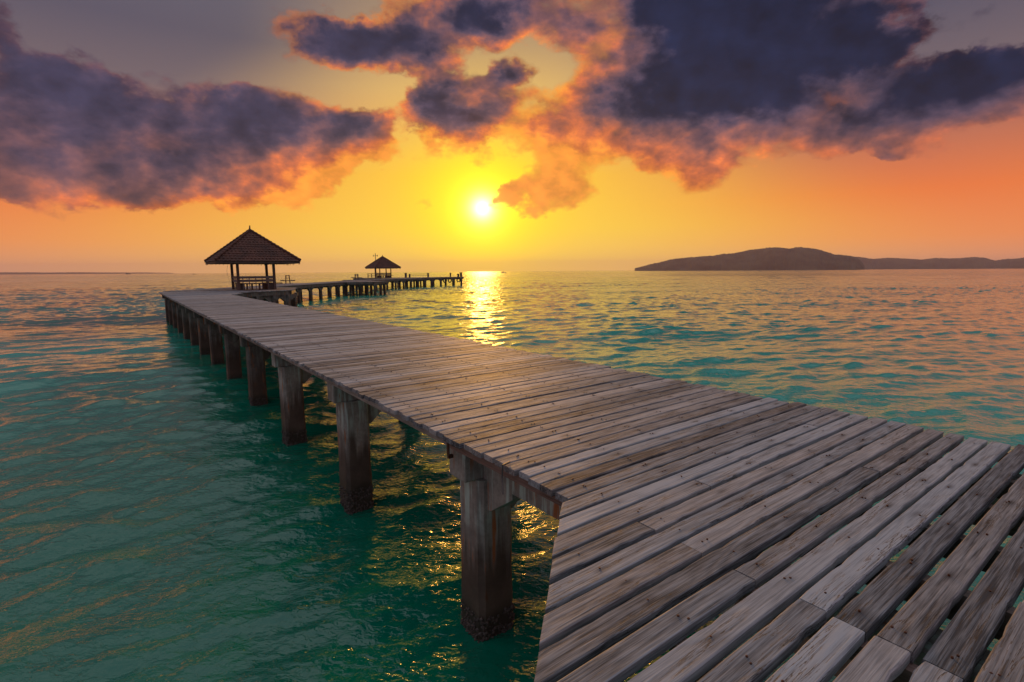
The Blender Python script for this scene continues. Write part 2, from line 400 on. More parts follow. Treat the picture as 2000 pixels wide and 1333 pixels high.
def concrete_material(name, lime_amt, tone):
    m, N, bs = new_mat(name)
    geo = N.node('ShaderNodeNewGeometry'); p = geo.outputs['Position']
    x, y, z = N.xyz(p)
    n1 = N.noise(p, 2.2, 6.0, 0.6)
    n2 = N.noise(p, 22.0, 4.0, 0.6)
    stre = N.noise(N.v('MULTIPLY', p, (11.0, 11.0, 0.7)), 1.0, 4.0, 0.6)
    stre2 = N.noise(N.v('ADD', N.v('MULTIPLY', p, (15.0, 15.0, 1.1)), (9, 4, 2)), 1.0, 3.0, 0.55)
    c = N.mix(N.step(n1, 0.3, 0.7), (0.17, 0.155, 0.14), (0.38, 0.36, 0.32))
    c = N.mix(N.step(n2, 0.35, 0.65, 0.0, 0.35), c, (0.13, 0.12, 0.11))
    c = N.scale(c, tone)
    # pale green-white lime runs high up
    lime = N.mul(N.step(stre2, 0.48, 0.62), N.mul(N.step(z, 0.9, 1.55), N.step(n1, 0.36, 0.52)))
    c = N.mix(N.mul(lime, lime_amt), c, (0.46, 0.60, 0.55))
    # rust running down from the reinforcement
    rust = N.mul(N.step(stre, 0.55, 0.64), N.step(N.noise(N.v('MULTIPLY', p, (6, 6, 2.0)), 1.0, 2.0), 0.50, 0.62))
    c = N.mix(N.mul(rust, 0.9), c, (0.36, 0.110, 0.020))
    # brown tidal mark wetted to a ragged height; pile shade painted into its colours
    tide_shade = N.step(N.add(z, N.mul(N.sub(stre, 0.5), 1.7)), 1.25, 0.70)
    c = N.mix(N.mul(tide_shade, 0.86), c, N.mix(n1, (0.022, 0.015, 0.011), (0.085, 0.050, 0.030)))
    algae = N.step(N.add(z, N.mul(N.sub(n1, 0.5), 0.35)), 0.42, 0.18)
    c = N.mix(N.mul(algae, 0.85), c, (0.022, 0.020, 0.014))
    N.put(bs.inputs['Base Color'], c)
    N.put(bs.inputs['Roughness'], N.step(z, 0.2, 0.9, 0.45, 0.85))
    h = N.add(N.mul(n1, 0.5), N.add(N.mul(n2, 0.25), N.mul(stre, 0.3)))
    bump(N, bs, h, 0.7, 0.012)
    return m

def plain_material(name, c1, c2, scale=8.0, rough=0.7, bump_d=0.01, metallic=0.0):
    m, N, bs = new_mat(name)
    tcn = N.node('ShaderNodeTexCoord')
    n = N.noise(tcn.outputs['Object'], scale, 5.0, 0.6)
    N.put(bs.inputs['Base Color'], N.mix(N.step(n, 0.3, 0.7), c1, c2))
    bs.inputs['Roughness'].default_value = rough; bs.inputs['Metallic'].default_value = metallic
    bump(N, bs, n, 0.6, bump_d)
    return m

M_WATER = water_material()
M_DECK = wood_material('weathered_decking', (0.042, 0.043, 0.048), (0.385, 0.39, 0.415), nails=True)
M_BEAM = wood_material('old_timber_beam', (0.07, 0.05, 0.042), (0.20, 0.15, 0.125), axis=1)
M_STRINGER = wood_material('reddish_edge_timber', (0.10, 0.055, 0.045), (0.27, 0.17, 0.14), axis=1)
M_EDGE = wood_material('grey_edge_timber', (0.10, 0.09, 0.085), (0.36, 0.34, 0.33), axis=1)
M_POST = wood_material('dark_post_timber', (0.05, 0.036, 0.03), (0.14, 0.10, 0.085), axis=2)
M_BENCH = wood_material('grey_bench_timber', (0.10, 0.085, 0.08), (0.24, 0.21, 0.20))
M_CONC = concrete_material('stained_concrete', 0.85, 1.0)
M_CONC_DARK = concrete_material('dark_toned_concrete', 0.12, 0.42)  # same concrete at a darker tone, with little lime
M_BARN = plain_material('barnacles', (0.018, 0.016, 0.014), (0.11, 0.095, 0.08), 38.0, 0.6, 0.01)
M_TILE = plain_material('clay_roof_tile', (0.060, 0.024, 0.016), (0.125, 0.046, 0.028), 1.3, 0.75, 0.004)
M_NAIL = plain_material('rusty_nail', (0.06, 0.025, 0.014), (0.14, 0.06, 0.035), 60.0, 0.6, 0.001, 0.5)
M_FOLIAGE = plain_material('hill_forest', (0.010, 0.014, 0.010), (0.065, 0.068, 0.04), 0.013, 0.95, 2.0)
M_RUBBER = plain_material('black_rubber', (0.012, 0.012, 0.012), (0.03, 0.03, 0.03), 12.0, 0.7, 0.004)
M_METAL = plain_material('weathered_metal', (0.10, 0.10, 0.10), (0.20, 0.18, 0.17), 6.0, 0.5, 0.002, 0.7)
M_PAINT = plain_material('boat_paint', (0.10, 0.09, 0.09), (0.30, 0.28, 0.26), 0.6, 0.6, 0.004)

# ================================================================ the sea
def wave_tile(n, size, wind, amp, seed, lmin, lmax, spread=2.0):
    """a periodic patch of wind waves by inverse FFT; returns heights, scaled to rms slope amp"""
    g = np.random.default_rng(seed)
    k = 2 * np.pi * np.fft.fftfreq(n, size / n)
    kx, ky = np.meshgrid(k, k, indexing='ij')
    kk = np.hypot(kx, ky); kk[0, 0] = 1
    ct = (kx * wind[0] + ky * wind[1]) / kk
    sp = np.abs(ct) ** spread / kk ** 4
    lam = 2 * np.pi / kk
    sp *= (lam > lmin) * (lam < lmax)
    sp[0, 0] = 0
    h = np.fft.ifft2(np.sqrt(sp) * (g.normal(size=(n, n)) + 1j * g.normal(size=(n, n)))).real
    gx = np.gradient(h, size / n, axis=0); gy = np.gradient(h, size / n, axis=1)
    return h * amp / np.sqrt((gx ** 2 + gy ** 2).mean())

def sample(tile, size, x, y):
    n = tile.shape[0]
    u = (x / size * n) % n; v = (y / size * n) % n
    i = np.floor(u).astype(int); j = np.floor(v).astype(int); fu = u - i; fv = v - j
    i %= n; j %= n; i2 = (i + 1) % n; j2 = (j + 1) % n
    return (tile[i, j] * (1 - fu) + tile[i2, j] * fu) * (1 - fv) + (tile[i, j2] * (1 - fu) + tile[i2, j2] * fu) * fv

def make_sea():
    wd = math.radians(100)
    w = (math.cos(wd), math.sin(wd)); w2 = (math.cos(wd + 0.35), math.sin(wd + 0.35))
    swell = wave_tile(512, 173.0, w, 0.030, 3, 4.0, 30.0, 5.0)
    chop = wave_tile(512, 37.0, w2, 0.165, 5, 0.42, 3.0, 3.0)
    rip = wave_tile(512, 9.7, w, 0.165, 9, 0.13, 0.85, 2.0)
    chop += 0.08 * (chop ** 2 / chop.std() - chop.std())
    a1 = np.radians(np.linspace(-52, 52, 860))
    a2 = np.radians(np.linspace(52, 308, 120))[1:-1]
    A = np.concatenate([a1, a2])
    r = [0.0 + 0.9]
    while r[-1] < 330: r.append(r[-1] * 1.0066 + 0.002)
    while r[-1] < 7400: r.append(min(r[-1] * 1.06, 7400.0))
    r = np.array(r)
    X = r[:, None] * np.sin(A)[None]; Y = r[:, None] * np.cos(A)[None]
    rr = r[:, None] * np.ones_like(X)
    fs = lambda a, b: 1 - np.clip((rr - a) / (b - a), 0, 1)
    Z = sample(swell, 173.0, X, Y) * fs(500, 2500)
    gust = 0.75 + 0.5 * sample(swell, 173.0, X * 0.31 + 40, Y * 0.31 + 9) / swell.std() * 0.4
    Z += sample(chop, 37.0, X, Y) * fs(120, 330) * np.clip(gust, 0.4, 1.4)
    Z += sample(rip, 9.7, X + 0.35 * Y, Y - 0.35 * X) * fs(10, 45) * np.clip(gust, 0.5, 1.3)
    P = np.stack([X, Y, Z], -1)
    me = grid_mesh('sea', P, M_WATER, close=True)
    sea = link('sea', me, kind='structure', label='teal tropical sea with small wind ripples reaching the horizon')
    # the small disc below the camera closes the sheet
    Pc = P[0]
    mb = MB(); n = len(Pc)
    mb.add([tuple(q) for q in Pc] + [(0, 0, float(Pc[:, 2].mean()))], [(i, (i + 1) % n, n) for i in range(n)])
    mb.build('water', M_WATER, None, kind='structure', label='patch of teal sea directly beneath the boardwalk end')
make_sea()

# ================================================================ islands
def smooth_noise(x, seed, octs=5, base=1.0, gain=0.5):
    g = np.random.default_rng(seed); out = np.zeros_like(x); a = 1.0
    for o in range(octs):
        ph = g.uniform(0, 6.28, 6); fr = base * 2 ** o * g.uniform(0.7, 1.3, 6)
        out += a * sum(np.sin(x * f_ + p_) for f_, p_ in zip(fr, ph)) / 6; a *= gain
    return out
def island(prof, dist, depth, label, seed, trees):
    """prof: (azimuth deg, height m) ridge profile at that distance; a hill sheet with real depth"""
    azs = np.array([p[0] for p in prof]); hs = np.array([p[1] for p in prof])
    n = max(160, int((azs[-1] - azs[0]) / 0.045)); m = 26
    A = np.linspace(azs[0], azs[-1], n)
    H = np.interp(A, azs, hs)
    g = np.random.default_rng(seed)
    P = np.zeros((m, n, 3))
    for j in range(m):
        t = j / (m - 1)                      # 0 shore facing us, 1 far shore
        sh = math.sin(math.pi * t) ** 0.75
        rr = dist + depth * (t - 0.5) * (0.35 + 0.65 * H / max(hs)) + 40 * smooth_noise(A, seed + 7, 3, 0.9)
        spur = 1 - 0.20 * (1 - sh) * (1.0 + 1.6 * smooth_noise(A * 1.0 + j * 0.12, seed + 1, 4, 1.1))
        z = H * sh * spur + 2.2 * trees * g.uniform(-0.5, 1.0, n) * (sh > 0.05) + 0.04 * H.max() * sh * smooth_noise(A + j * 0.3, seed + 3, 3, 2.0)
        z = np.maximum(z, -0.5) if 0 < j < m - 1 else np.full(n, -0.8)
        th = np.radians(A)
        P[j, :, 0] = rr * np.sin(th); P[j, :, 1] = rr * np.cos(th); P[j, :, 2] = z
    P[:, 0, 2] = -0.8; P[:, -1, 2] = -0.8
    return link('island', grid_mesh('island', P, M_FOLIAGE, smooth=False), kind='structure', label=label)
island([(13.25, 11.1), (14.13, 23.2), (15.39, 39.5), (16.82, 56.5), (18.24, 68.9), (19.84, 72.1), (21.02, 75.5), (22.18, 83.1), (23.31, 91.6), (24.24, 102.2), (25.16, 106.4), (25.88, 110.7), (26.77, 113.7), (27.31, 109.9), (27.84, 105.1), (28.7, 109.1), (29.39, 107.1), (30.07, 102.2), (30.58, 95.5), (31.08, 85.9), (31.59, 70.5), (32.56, 66.5), (33.04, 63.1), (33.44, 55.9), (33.86, 31.4), (34.11, 8.0)], 3000.0, 700.0, 'long wooded island with a rounded summit on the right horizon', 21, 1.6)
island([(32.43, 71.7), (32.89, 89.4), (33.51, 91.4), (34.61, 71.7), (35.65, 79.0), (36.97, 72.6), (38.1, 63.7), (39.05, 72.2), (40.12, 66.3), (41.4, 76.5), (42.03, 71.3), (42.79, 47.3), (43.02, 53.6), (43.49, 58.2), (44.41, 64.5), (46.08, 66.6), (47.67, 49.0), (49.61, 57.6), (51.91, 13.9), (52.35, 2.3)], 4700.0, 900.0, 'paler low wooded ridge behind the long island at the right', 33, 2.2)
island([(-52.92, 12.0), (-50.76, 18.5), (-47.65, 20.0), (-45.53, 18.0), (-43.24, 17.2), (-41.72, 15.1), (-39.78, 15.0), (-37.39, 11.5), (-34.82, 9.1), (-32.89, 2.9)], 6600.0, 500.0, 'faint low coast fading in haze on the left horizon', 45, 1.5)

# ================================================================ haze over the water
def make_haze():
    m = bpy.data.materials.new('sea_haze'); m.use_nodes = True; t = m.node_tree; t.nodes.clear(); N = NT(t)
    pv = N.node('ShaderNodeVolumePrincipled'); out = N.node('ShaderNodeOutputMaterial')
    pv.inputs['Color'].default_value = (0.90, 0.72, 0.90, 1); pv.inputs['Density'].default_value = HAZE
    pv.inputs['Anisotropy'].default_value = 0.25
    t.links.new(pv.outputs[0], out.inputs['Volume'])
    mb = MB(); mb.box(-7600, 7600, -7600, 7600, -2.5, 135.0)
    mb.build('haze', m, None, kind='stuff', label='thin sunset haze lying over the sea')
HAZE = 0.9e-4
make_haze()

# ================================================================ boardwalk: local x = across (t), local y = along (s)
ANG = R(36.8)
BW = empty('boardwalk', (0, 0, 0), ANG, label='long foreground boardwalk of weathered grey planks on square concrete piles', cat='pier')
T0 = 4.46                       # every plank has its origin on this line, so nail rows fall at multiples of 0.66
LEFT, RIGHT = 2.27, 6.0
PITCH_S = 0.1545
def left_edge(s):
    return max(LEFT - 1.045 * max(0.0, 2.47 - s), -2.6)

def plank_mesh(name, xl, xr, w, th, skew, seed, hi):
    """a worn board lying along x, top at z = 0, y centred"""
    g = np.random.default_rng(seed)
    L = xr - xl
    n = max(3, int(L / (0.09 if hi == 2 else 0.35 if hi == 1 else 1.9)))
    xs = np.linspace(xl, xr, n + 1)
    c = 0.006
    prof = [(-w / 2, -th), (-w / 2, -c), (-w / 2 + c, 0), (w / 2 - c, 0), (w / 2, -c), (w / 2, -th)]
    bow = 0.004 * np.sin((xs - xl) / L * math.pi) * g.uniform(-1, 1)
    j1 = smooth_noise(xs * 1.7, seed + 1, 4, 1.3) * (0.0013 if hi else 0.0008)
    j2 = smooth_noise(xs * 1.7, seed + 2, 4, 1.3) * (0.0013 if hi else 0.0008)
    zz = smooth_noise(xs, seed + 3, 3, 1.0) * 0.0035
    cup = g.uniform(-0.0025, 0.0035)
    vs, fs = [], []
    for i, x in enumerate(xs):
        end = min(i, n - i)
        chip1 = (g.random() < 0.10) * g.uniform(0.003, 0.010) if hi == 2 else 0
        chip2 = (g.random() < 0.10) * g.uniform(0.003, 0.010) if hi == 2 else 0
        for k, (y, z) in enumerate(prof):
            e = (j1[i] + chip1 if y < 0 else -(j2[i] + chip2))
            xx = x
            if i == 0: xx = x + skew * y + (0.002 if k in (2, 3) else 0)
            if i == n: xx = x - (0.002 if k in (2, 3) else 0)
            vs.append((xx, y + e + bow[i], z + zz[i] + (cup if k in (1, 4) else 0) - (0.003 if end == 0 and k in (2, 3) else 0)))
    m = len(prof)
    for i in range(n):
        for k in range(m):
            a = i * m + k; b = i * m + (k + 1) % m
            fs.append((a, a + m, b + m, b))
    fs.append(tuple(range(m))); fs.append(tuple(n * m + k for k in range(m - 1, -1, -1)))
    me = bpy.data.meshes.new(name); me.from_pydata(vs, [], fs); me.materials.append(M_DECK)
    return me

def plank_into(mb, xl, xr, w, skew, seed, sc_, zt):
    t_ = plank_mesh('tmp', xl, xr, w, 0.05, skew, seed, 0)
    mb.add([(v.co.x + T0, v.co.y + sc_, v.co.z + zt) for v in t_.vertices], [tuple(p.vertices) for p in t_.polygons])
    bpy.data.meshes.remove(t_)

def nail_into(mb, x, y, z, seed):
    g = np.random.default_rng(seed)
    rr = g.uniform(0.0045, 0.0065); h = g.uniform(0.0015, 0.006); n = 7
    vs = [(x + rr * math.cos(2 * math.pi * i / n), y + rr * math.sin(2 * math.pi * i / n), z + zz_) for zz_ in (-0.004, h) for i in range(n)] + [(x, y, z + h + 0.0015)]
    mb.add(vs, [(i, (i + 1) % n, n + (i + 1) % n, n + i) for i in range(n)] + [(n + i, n + (i + 1) % n, 2 * n) for i in range(n)])

# boards that are in two pieces, with the place of the joint (s : t), as they lie
JOINTS = {1.78: 2.36, 1.48: 2.36, 1.17: 2.35, 0.87: 2.37, 0.71: 2.36, 0.56: 2.37, 0.41: 2.37, 1.98: 3.18, 1.38: 4.42, 2.12: 5.24, 0.25: 3.14}
shared = [plank_mesh('plank', LEFT - T0, RIGHT - T0, 0.1405, 0.05, 0.0, 500 + k, 0) for k in range(14)]
nails = MB()
stuff_far = MB(); stuff_back = MB()
count = 0
k0 = int(round((0.10 + 3.2) / PITCH_S))
s = -3.1
i = 0
S_END = 50.2
while s < S_END:
    g = np.random.default_rng(9000 + i)
    w = float(np.clip(g.normal(0.121 + 0.017 * min(max((s - 0.8) / 3.0, 0.0), 1.0), 0.005), 0.108, 0.148)); ds = g.uniform(-0.006, 0.006)
    sc_ = s + ds
    zt = DECK_Z + g.uniform(-0.003, 0.004)
    xl = left_edge(sc_) - T0 + (g.uniform(-0.025, 0.02) if sc_ > 2.47 else g.uniform(-0.008, 0.008)); xr = RIGHT - T0 + g.uniform(-0.05, 0.05)
    if sc_ > 40.6:     # the outer corner, where the walk meets the next length
        xr = min(xr + (sc_ - 40.6) * 0.55, xr + 1.0)
    skew = 1.045 if sc_ < 2.40 else 0.0
    if sc_ < -0.25:
        plank_into(stuff_back, xl, xr, w, skew, i, sc_, zt)
    elif count < 288:
        hi = 2 if sc_ < 6.0 else 1
        joint = min(JOINTS, key=lambda q: abs(q - sc_))
        cuts = [xl, xr]
        if abs(joint - sc_) < PITCH_S / 2: cuts = [xl, JOINTS[joint] - T0, xr]
        elif sc_ > 2.6 and g.random() < 0.03: cuts = [xl, 0.66 * int(g.integers(-2, 2)), xr]
        for a, b in zip(cuts[:-1], cuts[1:]):
            if sc_ > 13.0 and len(cuts) == 2 and sc_ < 40.6:
                o = link('plank', shared[int(g.integers(14))], BW, (T0 + g.uniform(-0.03, 0.03), sc_, zt))
            else:
                first = a == cuts[0]
                gap = 0.0035
                me = plank_mesh('plank', a + (0 if first else gap), b - (gap if b != cuts[-1] else 0), w + (0 if first else g.uniform(-0.006, 0.006)), 0.05, skew if first else 0.0, i * 3 + (0 if first else 1), hi)
                o = link('plank', me, BW, (T0, sc_ + (0 if first else g.uniform(-0.006, 0.006)), zt + (0 if first else g.uniform(-0.003, 0.003))))
            count += 1
        if sc_ < 12:
            for r_ in range(-8, 3):
                xn = 0.66 * r_
                if not (xl + 0.06 < xn < xr - 0.04): continue
                for q in range(2 if g.random() < 0.55 else 1):
                    nail_into(nails, T0 + xn + g.uniform(-0.025, 0.025), sc_ + (g.uniform(-0.035, 0.035) if q else g.uniform(-0.012, 0.012)), zt + 0.0005, i * 40 + r_ + q)
    else:
        plank_into(stuff_far, xl, xr, w, 0, i, sc_, zt)
    s += PITCH_S; i += 1
stuff_far.build('far_planks', M_DECK, BW, kind='stuff')
stuff_back.build('planks_underfoot', M_DECK, BW, kind='stuff')
nails.build('nail_heads', M_NAIL, BW, kind='stuff')

# ---- piles, cap beams, stringers
PW = 0.41
def pile_mesh(w, z0, z1, seed, ch=0.05, mat=None):
    g = np.random.default_rng(seed)
    hs = w / 2
    pts = [(-hs + ch, -hs), (hs - ch, -hs), (hs, -hs + ch), (hs, hs - ch), (hs - ch, hs), (-hs + ch, hs), (-hs, hs - ch), (-hs, -hs + ch)]
    zs = np.linspace(z0, z1, 15); vs = []; fs = []
    for z in zs:
        k = 1 + g.uniform(-0.008, 0.008) + 0.02 * (z < 0.4)
        for x, y in pts: vs.append((x * k + g.uniform(-0.003, 0.003), y * k + g.uniform(-0.003, 0.003), z))
    for a in range(len(zs) - 1):
        for b in range(8): fs.append((a * 8 + b, a * 8 + (b + 1) % 8, (a + 1) * 8 + (b + 1) % 8, (a + 1) * 8 + b))
    fs.append(tuple(range(7, -1, -1))); fs.append(tuple((len(zs) - 1) * 8 + b for b in range(8)))
    me = bpy.data.meshes.new('pile'); me.from_pydata(vs, [], fs); me.materials.append(mat or CONC)
    return me
def barnacle_mesh(w, seed, n, top=0.25):
    g = np.random.default_rng(seed); mb = MB()
    per = 4 * w
    for _ in range(n):
        u = g.uniform(0, per); side_ = int(u // w); f = u % w - w / 2; hs = w / 2 + g.uniform(-0.012, 0.004)
        c, nn = [((f, -hs), (0, -1)), ((hs, f), (1, 0)), ((f, hs), (0, 1)), ((-hs, f), (-1, 0))][side_]
        if abs(f) > w / 2 - 0.04: c = (c[0] * 0.95, c[1] * 0.95)
        z = -0.15 + (top + 0.15) * g.random() ** 1.25
        r_ = g.uniform(0.009, 0.025); nrm = Vector((nn[0] + g.uniform(-.5, .5), nn[1] + g.uniform(-.5, .5), g.uniform(-.5, .5))).normalized()
        q = nrm.to_track_quat('Z', 'Y'); C_ = Vector((c[0], c[1], z)); vs = []
        for k, (rad, hh) in enumerate(((1.0, -0.6), (0.85, 0.35), (0.4, 0.8))):
            for t in range(5):
                a = 2 * math.pi * t / 5 + k * .4; rj = rad * r_ * g.uniform(0.8, 1.25)
                vs.append(C_ + q @ Vector((rj * math.cos(a), rj * math.sin(a), hh * r_ * g.uniform(0.8, 1.5))))
        fs = [(k * 5 + t, k * 5 + (t + 1) % 5, k * 5 + 5 + (t + 1) % 5, k * 5 + 5 + t) for k in (0, 1) for t in range(5)] + [(10, 11, 12, 13, 14)]
        mb.add(vs, fs)
    return mb.mesh('barnacle_crust', M_BARN)
BARN = [barnacle_mesh(PW, 70 + k, 800) for k in range(3)]
BARN_LOW = [barnacle_mesh(PW, 80 + k, 180) for k in range(2)]
BENTS = [3.93 + 0.205 + 3.78 * k for k in range(12)] + [49.0]
CAP_LO, CAP_HI = 1.67, 1.95
CONC = M_CONC
def haunch(parent, p, d, L=0.42, H=0.42, w=0.24, z=CAP_LO, name='haunch'):
    """triangular knee under a beam: p = foot on the pile face, d = unit direction away from the pile (local xy)"""
    nx, ny = -d[1], d[0]; vs = []
    prof = [(0.0, 0.0), (0.0, -H), (0.05, -H), (L, -0.06), (L, 0.0)]
    for sgn in (-1, 1):
        for a, b in prof: vs.append((p[0] + d[0] * a + nx * sgn * w / 2, p[1] + d[1] * a + ny * sgn * w / 2, z + b))
    n = len(prof); mb = MB()
    mb.add(vs, [tuple(range(n)), tuple(range(2 * n - 1, n - 1, -1))] + [(i_, n + i_, n + (i_ + 1) % n, (i_ + 1) % n) for i_ in range(n)])
    return mb.build(name, CONC, parent)
def pile_at(parent, x, y, w, seed, crust, z1=CAP_LO - 0.002, z0=-1.3):
    o = link('pile', pile_mesh(w, z0, z1, seed), parent, (x, y, 0))
    gg_ = np.random.default_rng(seed + 5000)
    if seed not in (100, 101): o.rotation_euler = (R(gg_.uniform(-0.5, 0.5)), R(gg_.uniform(-0.5, 0.5)), R(gg_.uniform(-1.5, 1.5)))
    if crust is not None:
        c = link('barnacle_crust', crust, o, (0, 0, 0), rz=R(90 * (seed % 4)), kind='stuff')
        c.scale = (w / PW, w / PW, 1)
    return o
TL, TR_ = 2.545 + PW / 2, 5.72 - PW / 2
for k, sb in enumerate(BENTS):
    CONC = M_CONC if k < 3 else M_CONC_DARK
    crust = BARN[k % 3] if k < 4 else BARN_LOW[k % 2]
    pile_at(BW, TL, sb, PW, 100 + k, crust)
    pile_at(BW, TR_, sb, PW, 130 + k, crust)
    mb = MB(); mb.box(2.42, 5.87, sb - 0.15, sb + 0.15, CAP_LO, CAP_HI); c = mb.build('cap_beam', CONC, BW)
    bv = c.modifiers.new('edge', 'BEVEL'); bv.width = 0.015; bv.segments = 2
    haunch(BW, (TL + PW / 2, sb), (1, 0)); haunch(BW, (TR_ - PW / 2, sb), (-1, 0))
CONC = M_CONC
# the wide end under the photographer has edge beams of concrete and bents of its own
for t in (TL, TR_):
    mb = MB(); mb.box(t - 0.12, t + 0.12, -3.0, BENTS[0] - 0.153, CAP_LO + 0.003, DECK_Z - 0.141); mb.build('edge_beam', M_CONC, BW)
    haunch(BW, (t, BENTS[0] - PW / 2), (0, -1), L=0.40, H=0.30, w=0.236, z=CAP_LO + 0.002)
for sb, ts in ((0.10, (-1.2, TR_)), (-2.9, (-2.2, TL, TR_))):
    mb = MB(); mb.box(ts[0] - 0.5, 5.87, sb - 0.13, sb + 0.13, CAP_LO - 0.30, CAP_LO); mb.build('cap_beam', M_CONC, BW)
    for t in ts: pile_at(BW, t, sb, PW, int(200 + t * 7), BARN_LOW[0], z1=CAP_LO - 0.302)
rows = [(2.36, 0.06), (3.14, 0.075), (3.80, 0.075), (4.46, 0.075), (5.12, 0.075), (5.86, 0.06)]
for t, wd_ in rows:
    ends = [-3.0, 0.1, BENTS[0]] + BENTS[2::2] + [50.1]
    for a, b in zip(ends[:-1], ends[1:]):
        edge = t in (2.36, 5.86)
        me_b = MB(); jt = random.uniform(-0.006, 0.006)
        L = b - a - 0.008
        me_b.box(-wd_ / 2, wd_ / 2, -L / 2, L / 2, -0.082 if edge else -0.148, 0.0)
        me_b.build('edge_board' if edge else 'stringer', (M_STRINGER if b < 4.5 else M_EDGE) if edge else M_BEAM, BW, loc=(t + jt, (a + b) / 2, DECK_Z - 0.0545))
for t in (-2.2, -1.54, -0.88, -0.22, 0.44, 1.10, 1.76):
    me_b = MB(); s1 = min(1.2, 2.47 - (LEFT - t) / 1.045 - 0.15); me_b.box(-0.037, 0.037, 0, s1 + 3.0, -0.148, 0.0)
    me_b.build('stringer', M_BEAM, BW, loc=(t, -3.0, DECK_Z - 0.0545))
# bent wire and strap hooked over the plank ends near the first pile
mb = MB()
for a, b in (((2.245, 3.13, 2.16), (2.236, 3.13, 2.05)), ((2.236, 3.13, 2.05), (2.215, 3.09, 1.94)), ((2.245, 3.13, 2.157), (2.33, 3.15, 2.158))): mb.tube(a, b, 0.006, n=6)
mb.build('hanging_wire', M_METAL, BW)
mb = MB(); mb.box(2.318, 2.328, 4.10, 4.14, 1.93, 2.14); mb.box(2.32, 2.37, 4.105, 4.135, 1.90, 1.932)
mb.build('iron_strap', M_NAIL, BW)
# thin cable sagging along the outside of the piles further out
mb = MB(); P0 = None
for j in range(25):
    f_ = j / 24; P1 = (2.40 + 0.02 * math.sin(f_ * 20), 15.6 + 3.9 * f_, 1.93 - 0.35 * math.sin(math.pi * f_) - 0.05 * math.sin(f_ * 9))
    if P0: mb.tube(P0, P1, 0.009, n=5)
    P0 = P1
mb.build('sagging_cable', M_RUBBER, BW)

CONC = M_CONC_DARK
# ================================================================ far lengths of the pier
def clip_line(poly, p, d):
    lo, hi = -1e9, 1e9
    n = len(poly); area = sum(poly[i][0] * poly[(i + 1) % n][1] - poly[(i + 1) % n][0] * poly[i][1] for i in range(n))
    for i in range(n):
        a = poly[i]; b = poly[(i + 1) % n]
        e = (b[0] - a[0], b[1] - a[1]); nrm = (-e[1], e[0]) if area > 0 else (e[1], -e[0])
        den = nrm[0] * d[0] + nrm[1] * d[1]; num = nrm[0] * (p[0] - a[0]) + nrm[1] * (p[1] - a[1])
        if abs(den) < 1e-9:
            if num < 0: return None
            continue
        t = -num / den
        if den > 0: lo = max(lo, t)
        else: hi = min(hi, t)
    return (lo, hi) if hi - lo > 0.15 else None
def decking(root, poly, ang, pitch, seed, z=DECK_Z):
    """boards laid at angle ang over a convex polygon (root-local), joined"""
    d = (math.cos(ang), math.sin(ang)); nrm = (-d[1], d[0]); g = np.random.default_rng(seed); mb = MB()
    pr = [p[0] * nrm[0] + p[1] * nrm[1] for p in poly]
    s_ = min(pr) + pitch / 2
    while s_ < max(pr):
        c = clip_line(poly, (nrm[0] * s_, nrm[1] * s_), d)
        if c:
            a = c[0] + g.uniform(-0.04, 0.04); b = c[1] + g.uniform(-0.04, 0.04); zt = z + g.uniform(-0.006, 0.006)
            w = pitch - g.uniform(0.02, 0.04)
            P = [(nrm[0] * (s_ + o) + d[0] * t, nrm[1] * (s_ + o) + d[1] * t) for t in (a, b) for o in (-w / 2, w / 2)]
            q = [P[0], P[2], P[3], P[1]]
            mb.add([(x, y, zt - 0.05) for x, y in q] + [(x, y, zt) for x, y in q], [(3, 2, 1, 0), (4, 5, 6, 7), (0, 1, 5, 4), (1, 2, 6, 5), (2, 3, 7, 6), (3, 0, 4, 7)])
        s_ += pitch
    return mb
def edge_beams(root, poly, sides, depth=0.34, w=0.24, inset=0.25):
    """beams under the listed polygon sides, pulled in from the edge"""
    cx = sum(p[0] for p in poly) / len(poly); cy = sum(p[1] for p in poly) / len(poly); n = len(poly)
    for i in sides:
        a, b = Vector((*poly[i], 0)), Vector((*poly[(i + 1) % n], 0))
        e = (b - a).normalized(); nn = Vector((-e.y, e.x, 0))
        if nn.dot(Vector((cx, cy, 0)) - a) < 0: nn = -nn
        a2 = a + nn * inset + e * 0.26; b2 = b + nn * inset - e * 0.26
        mb = MB(); z = DECK_Z - 0.055 - depth / 2
        mb.bar((a2.x, a2.y, z), (b2.x, b2.y, z), w, depth); mb.build('edge_beam', M_CONC_DARK, root)
def bent(root, p, q, k, w=0.36, beam=None, both=True, zlo=DECK_Z - 0.055 - 0.34):
    """two piles at p and q under a cross beam; knees along the walk on both sides of each pile"""
    p, q = Vector((*p, 0)), Vector((*q, 0)); e = (q - p).normalized(); side_ = Vector((-e.y, e.x, 0))
    mb = MB(); a, b = p - e * 0.35, q + e * 0.35
    mb.bar((a.x, a.y, zlo - 0.13), (b.x, b.y, zlo - 0.13), 0.26, 0.26); mb.build('cap_beam', M_CONC_DARK, root)
    for c, o in ((p, e), (q, -e)):
        pile_at(root, c.x, c.y, w, 300 + k, BARN_LOW[k % 2], z1=zlo - 0.262)
        if both:
            for sg in (-1, 1): haunch(root, (c.x + side_.x * sg * w / 2, c.y + side_.y * sg * w / 2), (side_.x * sg, side_.y * sg), L=0.75, H=0.55, w=0.22, z=zlo - 0.001)
        k += 1

